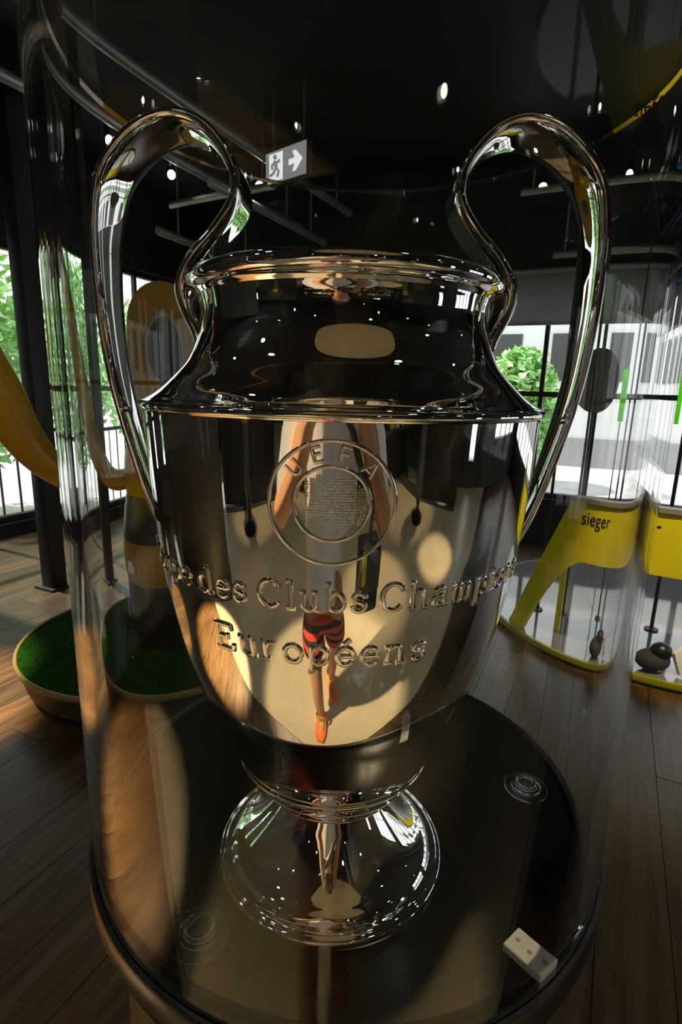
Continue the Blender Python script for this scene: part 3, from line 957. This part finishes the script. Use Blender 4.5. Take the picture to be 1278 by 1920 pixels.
def shelf_unit(loc, rz, label, w_=2.6):  # made-up shelf, put there for the silver to mirror
    t = thing('added_shelf', label, 'shelf', loc, rz)
    box('back_panel', (0, .16, 1.0), (w_, .03, 1.98), BLACK, t)
    for z_ in (.45, .95, 1.45, 1.9):
        box('shelf_board', (0, 0, z_), (w_, .3, .03), DGREY, t)
    for s_ in (-1, 1):
        box('side_panel', (s_ * (w_ / 2 + .016), 0, 1.0), (.03, .34, 1.98), BLACK, t)
    # folded goods on the boards
    return t


cols_ = [YEL, YEL2, mat('red_cloth', (.5, .03, .03), .8), WHITE, GREEN, YEL, BLK]
cname = ['yellow', 'lemon yellow', 'red', 'white', 'green', 'yellow', 'black']


def goods(loc, rz, where):  # made-up goods filling the added shelves
    for zi, z_ in enumerate((.465, .965, 1.465)):
        for i in range(9):
            k_ = (i * 5 + zi * 3) % 7
            c, s = math.cos(rz), math.sin(rz)
            x_ = -1.12 + i * .28
            h_ = .12 + .10 * ((i * 7 + zi) % 4) / 3
            o = box('added_folded_cloth', (0, 0, h_ / 2 + .0015), (.2, .22, h_), cols_[k_], None, bevel=.015)
            o.location = (loc[0] + x_ * c, loc[1] + x_ * s, z_); o.rotation_euler = (0, 0, rz)
            tag(o, 'added folded %s cloth on the %s board of the %s' % (cname[k_], ('lowest', 'second', 'third')[zi], where), 'cloth', 'added folded cloths on the ' + where)


shelf_unit((2.05, -4.75, 0), PI, 'added black shelf of folded cloths facing the beige floor on the right')
goods((2.05, -4.75, 0), PI, 'right shelf')
shelf_unit((-1.0, -4.5, 0), math.radians(0) + PI, 'added black shelf of folded cloths facing the back of the photographer')
goods((-1.0, -4.5, 0), PI, 'rear shelf')

def partition(loc, rz, size, label):  # dark board added to darken reflections in the silver
    t = thing('partition', label, 'partition', loc, rz)
    box('partition_board', (0, 0, size[2] / 2 + .03), (size[0], size[1], size[2] - .06), BLACK, t, bevel=.008)
    box('partition_foot', (0, 0, .016), (size[0] - .1, size[1] + .1, .03), DGREY, t)
    return t


partition((-2.38, -.35, 0), math.radians(112), (1.7, .08, 2.2), 'tall black partition added left of the photographer to darken the silver')
partition((-3.15, -2.95, 0), math.radians(-53), (2.3, .08, 2.2), 'tall black partition added behind the left jersey stand to darken the silver')
partition((3.65, -2.75, 0), math.radians(63), (2.0, .08, 2.2), 'tall black partition added behind the right jersey stand to darken the silver')
cb = thing('low_cabinet', 'low black cabinet on the wooden floor right of the photographer', 'cabinet', (1.78, -.12, 0), math.radians(8))
box('cabinet_body', (0, 0, .36), (1.1, .5, .6), BLACK, cb, bevel=.006)
box('cabinet_plinth', (0, 0, .03), (1.04, .44, .055), DGREY, cb)
for s_ in (-1, 1):
    d2 = box('cabinet_door', (s_ * .272, -.26, .36), (.53, .018, .56), DGREY, cb, bevel=.004)
    tube('door_handle', [(s_ * .06, -.275, .42), (s_ * .06, -.275, .52)], .006, STEEL, d2, 8)

# ------------------------------------------------------------------ the photographer (mirrored in the silver)
def skin_mesh(name, verts, edges, m_, parent, sub=2, root=0):
    me = bpy.data.meshes.new(name)
    me.from_pydata([v_[0] for v_ in verts], edges, [])
    o = link(name, me, m_, parent)
    md = o.modifiers.new('skin', 'SKIN'); md.use_smooth_shade = True
    for i, v_ in enumerate(verts):
        r_ = v_[1]
        me.skin_vertices[0].data[i].radius = r_ if hasattr(r_, '__len__') else (r_, r_)
        me.skin_vertices[0].data[i].use_root = (i == root)
    sb = o.modifiers.new('subdivision', 'SUBSURF'); sb.levels = sub; sb.render_levels = sub
    return o


ph = thing('person', 'person in white shirt and red-black patterned shorts holding a camera to the face', 'person', (0, 0, 0))
V_ = []; E_ = []


def nv(p, r, parent=None):
    V_.append((p, r)); i = len(V_) - 1
    if parent is not None:
        E_.append((parent, i))
    return i


pel = nv((-.10, -1.02, .88), (.15, .115))
wst = nv((-.095, -1.02, 1.04), (.135, .10), pel)
che = nv((-.085, -1.01, 1.25), (.165, .12), wst)
shb = nv((-.065, -1.00, 1.41), (.11, .08), che)
nck = nv((-.045, -.98, 1.48), .054, shb)
hd1 = nv((-.03, -.965, 1.555), (.070, .080), nck)
hd2 = nv((-.03, -.955, 1.63), (.077, .094), hd1)
hd3 = nv((-.03, -.965, 1.70), (.060, .072), hd2)
# legs: left one forward
for s_, kn, an, toe in ((-1, (-.17, -.87, .50), (-.13, -.78, .09), (-.12, -.64, .035)), (1, (.0, -1.06, .49), (-.04, -1.16, .09), (-.03, -1.02, .035))):
    hip = nv((-.10 + s_ * .09, -1.01, .82), .092, pel)
    thg = nv(tuple(.55 * h_ + .45 * k_ for h_, k_ in zip((-.10 + s_ * .09, -1.01, .82), kn)), .082, hip)
    k1 = nv(kn, .060, thg)
    cf = nv(tuple(.68 * a_ + .32 * b_ for a_, b_ in zip(kn, an)), .060, k1)
    a1_ = nv(an, .038, cf)
    nv(toe, (.036, .028), a1_)
# arms: elbows down, hands at the camera
for s_ in (-1, 1):
    sh = nv((-.07 + s_ * .19, -1.00, 1.39), .060, shb)
    el = nv((-.05 + s_ * .40, -.90, 1.10), .052, sh)
    fa = nv((-.03 + s_ * .25, -.84, 1.25), .050, el)
    wr = nv((-.01 + s_ * .105, -.785, 1.405), .029, fa)
    pm = nv((s_ * .085, -.765, 1.445), (.034, .018), wr)
    for k_ in range(4):
        f0_ = nv((s_ * (.082 - .004 * k_), -.745 - .008 * k_, 1.475 - .017 * k_ + .01), .0095, pm)
        f1_ = nv((s_ * (.072 - .004 * k_), -.722 - .002 * k_, 1.482 - .018 * k_ + .008), .0088, f0_)
        nv((s_ * (.050 - .003 * abs(k_ - 1)), -.716, 1.482 - .018 * k_ + .006), .0078, f1_)
    t0_ = nv((s_ * .075, -.795, 1.455), .0105, pm)
    nv((s_ * .055, -.803, 1.478), .009, t0_)
body = skin_mesh('body', V_, E_, SKIN, ph, 2, pel)

# shirt and shorts as looser skins over the same joints
tv = [((-.10, -1.02, .80), (.185, .150)), ((-.10, -1.02, .90), (.178, .142)), ((-.095, -1.02, 1.05), (.165, .13)), ((-.085, -1.01, 1.25), (.185, .14)), ((-.065, -1.00, 1.40), (.125, .095)), ((-.05, -.99, 1.45), .068),
      ((-.26, -1.00, 1.385), .088), ((-.35, -.955, 1.25), .094), ((-.42, -.915, 1.12), .094), ((.12, -1.00, 1.385), .088), ((.25, -.955, 1.25), .092), ((.32, -.915, 1.12), .092)]
skin_mesh('shirt', tv, [(0, 1), (1, 2), (2, 3), (3, 4), (4, 5), (4, 6), (6, 7), (7, 8), (4, 9), (9, 10), (10, 11)], SHIRT, ph, 2, 3)
sv = [((-.10, -1.02, .86), (.162, .128)), ((-.10, -1.02, .79), (.165, .13)), ((-.195, -.98, .73), .112), ((-.19, -.93, .63), .112), ((-.185, -.90, .55), .108), ((-.01, -1.02, .73), .112), ((-.005, -1.04, .63), .11), ((.0, -1.055, .55), .108)]
skin_mesh('shorts', sv, [(0, 1), (1, 2), (2, 3), (3, 4), (1, 5), (5, 6), (6, 7)], SHORTS, ph, 2, 1)
# face, hair, ears
bm = bmesh.new()
bmesh.ops.create_icosphere(bm, subdivisions=3, radius=1, matrix=Matrix.Translation((-.03, -.985, 1.665)) @ Matrix.Diagonal((.088, .098, .085, 1)))
for v_ in bm.verts:
    if v_.co.y > -.945 and v_.co.z < 1.69:
        v_.co.y = -.945
fin(bm, 'hair', HAIR, ph, 70)
bm = bmesh.new()
tube_bm(bm, [(-.03, -.868, 1.635), (-.03, -.852, 1.605), (-.03, -.866, 1.592)], [.008, .013, .010], 10)
fin(bm, 'nose', SKIN, ph, 60)
for s_ in (-1, 1):
    bm = bmesh.new()
    bmesh.ops.create_uvsphere(bm, u_segments=12, v_segments=8, radius=.0115, matrix=Matrix.Translation((-.03 + s_ * .03, -.878, 1.632)))
    fin(bm, 'eye', WHITE, ph, 60)
    bm = bmesh.new()
    bmesh.ops.create_uvsphere(bm, u_segments=12, v_segments=8, radius=1, matrix=Matrix.Translation((-.03 + s_ * .078, -.965, 1.615)) @ Matrix.Diagonal((.012, .02, .032, 1)))
    fin(bm, 'ear', SKIN, ph, 60)
tube('mouth', [(-.052, -.880, 1.565), (-.03, -.868, 1.563), (-.008, -.880, 1.565)], [.004, .006, .004], mat('lips', (.32, .11, .08), .5), ph, 8)


def shoe(loc, rz):
    prof = [(-.09, .035, .055, .001), (-.07, .042, .085, .001), (-.02, .042, .095, .001), (.03, .044, .075, .001), (.09, .050, .055, .001), (.14, .046, .045, .001), (.175, .028, .03, .004)]
    bm = bmesh.new(); rings = []
    for y_, w_, h_, z_ in cr(prof, 3):
        ring = []
        for k_ in range(14):
            a_ = 2 * PI * k_ / 14
            cx, sx = math.cos(a_), math.sin(a_)
            ring.append(bm.verts.new((w_ * math.copysign(abs(cx) ** .7, cx), y_, z_ + h_ * .5 + h_ * .5 * math.copysign(abs(sx) ** .6, sx))))
        rings.append(ring)
    for A, B in zip(rings[:-1], rings[1:]):
        for k_ in range(14):
            bm.faces.new((A[k_], A[(k_ + 1) % 14], B[(k_ + 1) % 14], B[k_]))
    bm.faces.new(rings[0]); bm.faces.new(rings[-1])
    o = fin(bm, 'shoe', ORANGE, ph, 70)
    o.location = loc; o.rotation_euler = (0, 0, rz); o.scale = (1.15, 1.1, 1.1)
    lathe('sock', [(.050, .07), (.047, .10), (.046, .15)], SOCK, o, 20)
    bm = bmesh.new()
    for i in range(4):
        bbox(bm, (0, .02 + .025 * i, .094 - .010 * i), (.05, .008, .006))
    fin(bm, 'laces', SOCK, o)
    return o


shoe((-.13, -.765, 0), .05); shoe((-.04, -1.165, 0), -.35)

sb_ = thing('shoulder_bag', 'black bag with a yellow tab slung at the hip of the photographer', 'bag', (.235, -.93, .84))
box('bag_body', (0, 0, .11), (.16, .12, .24), BLACK, sb_, bevel=.02)
box('bag_flap', (0, .065, .15), (.15, .012, .14), DGREY, sb_, bevel=.004)
box('yellow_tab', (-.05, .074, .17), (.03, .008, .12), YEL2, sb_, bevel=.002)
tube('bag_strap', cr([(.0, .0, .225), (-.03, .10, .36), (-.12, .13, .45), (-.26, .12, .56), (-.42, .07, .66)], 5), .012, BLACK, sb_, 8)

cm = thing('photo_camera', 'black camera held up by the photographer', 'camera', (0, -.735, 1.469))
box('camera_body', (0, -.015, -.005), (.115, .05, .085), BLACK, cm, bevel=.008)
box('viewfinder', (0, -.015, .046), (.04, .04, .022), BLACK, cm, bevel=.005)
ln = lathe('lens', [(.0, .0), (.034, .0), (.036, .01), (.036, .05), (.033, .055), (.029, .052), (.0, .046)], DGREY, cm, 32)
ln.rotation_euler = (-PI / 2, 0, 0); ln.location = (0, .0105, 0)

# ------------------------------------------------------------------ outdoors
gr = box('ground', (0, 0, -.4), (90, 90, .2), PAVE); struct(gr)


def tree(loc, h_, r_, label, seed):
    rnd = random.Random(seed)
    t = thing('tree', label, 'tree', loc, 0, 'trees outside the left facade')
    tube('trunk', [(0, 0, 0), (.05, .03, h_ * .3), (-.02, .05, h_ * .55), (.0, .0, h_ * .8)], [.16, .13, .10, .04], BARK, t, 10)
    bm = bmesh.new()
    for i in range(3600):
        th_ = rnd.uniform(0, 2 * PI); ct = rnd.uniform(-1, 1); rr = r_ * rnd.uniform(.25, 1) ** .5
        st_ = math.sqrt(1 - ct * ct)
        p = Vector((rr * st_ * math.cos(th_), rr * st_ * math.sin(th_), h_ * .55 + rr * ct * h_ * .42 / r_))
        rot = Matrix.Rotation(rnd.uniform(0, 6.28), 3, 'Z') @ Matrix.Rotation(rnd.uniform(-.9, .9), 3, 'X') @ Matrix.Rotation(rnd.uniform(-.9, .9), 3, 'Y')
        s_ = rnd.uniform(.07, .14)
        q_ = [p + rot @ Vector(v_) * s_ for v_ in ((-1, 0, 0), (0, -.5, .1), (1, 0, 0), (0, .5, .1))]
        bm.faces.new([bm.verts.new(v_) for v_ in q_])
    me = bpy.data.meshes.new('foliage'); bm.to_mesh(me); bm.free()
    f_ = link('foliage', me, LEAF, t); f_['kind'] = 'stuff'
    return t


tree(rw(-7.4, 3.4, -.3), 3.6, 1.5, 'leafy green tree outside close to the far end of the left windows', 1)
tree(rw(-7.6, 6.9, -.3), 3.4, 1.6, 'leafy green tree outside beyond the corner of the left facade', 2)
tree(rw(-7.5, -.2, -.3), 3.8, 1.6, 'leafy green tree outside the narrow side windows', 3)
tree(rw(-8.2, 11, -.3), 3.6, 1.9, 'leafy green tree outside standing farthest along the left facade', 4)

tree(rw(-1.3, 10.6, -.3), 2.7, .8, 'small leafy green tree outside beyond the right windows', 5)

for i in range(4):
    a_ = -.6 + i * 1.45
    t = thing('roller_blind', 'grey roller blind drawn over the heads of the right windows', 'blind', rw(a_, B1 - .06, 0), RROT, 'roller blinds of the right windows')
    box('blind_cloth', (0, 0, 2.30), (1.3, .004, .42), BLIND, t)
    box('blind_bar', (0, 0, 2.08), (1.3, .02, .025), STEEL, t)
    tube('blind_roll', [(-.65, .0, 2.53), (.65, .0, 2.53)], .03, STEEL, t, 12)

fn_ = thing('railing', 'black metal railing of upright bars outside the left windows', 'railing', rw(-5.5, 0, -.3), RROT)
for zz in (.25, 1.2):
    box('rail', (0, 3.2, zz), (.04, 7.6, .04), BLACK, fn_)
for i in range(38):
    box('bar', (0, -.5 + i * .2, .6), (.018, .018, 1.2), BLACK, fn_)

bd2 = thing('building', 'pale building across the yard beyond the right windows', 'building', rw(3.0, 13.5, -.3), RROT)
box('building_wall', (0, 2, 2.2), (16, 3, 4.4), FACADE, bd2)
for i in range(9):
    w2 = box('building_window', (-7 + i * 1.7, .49, 2.6), (.9, .05, 1.1), DGREY, bd2)
box('building_base', (0, .47, .35), (16, .06, .7), GREY, bd2)
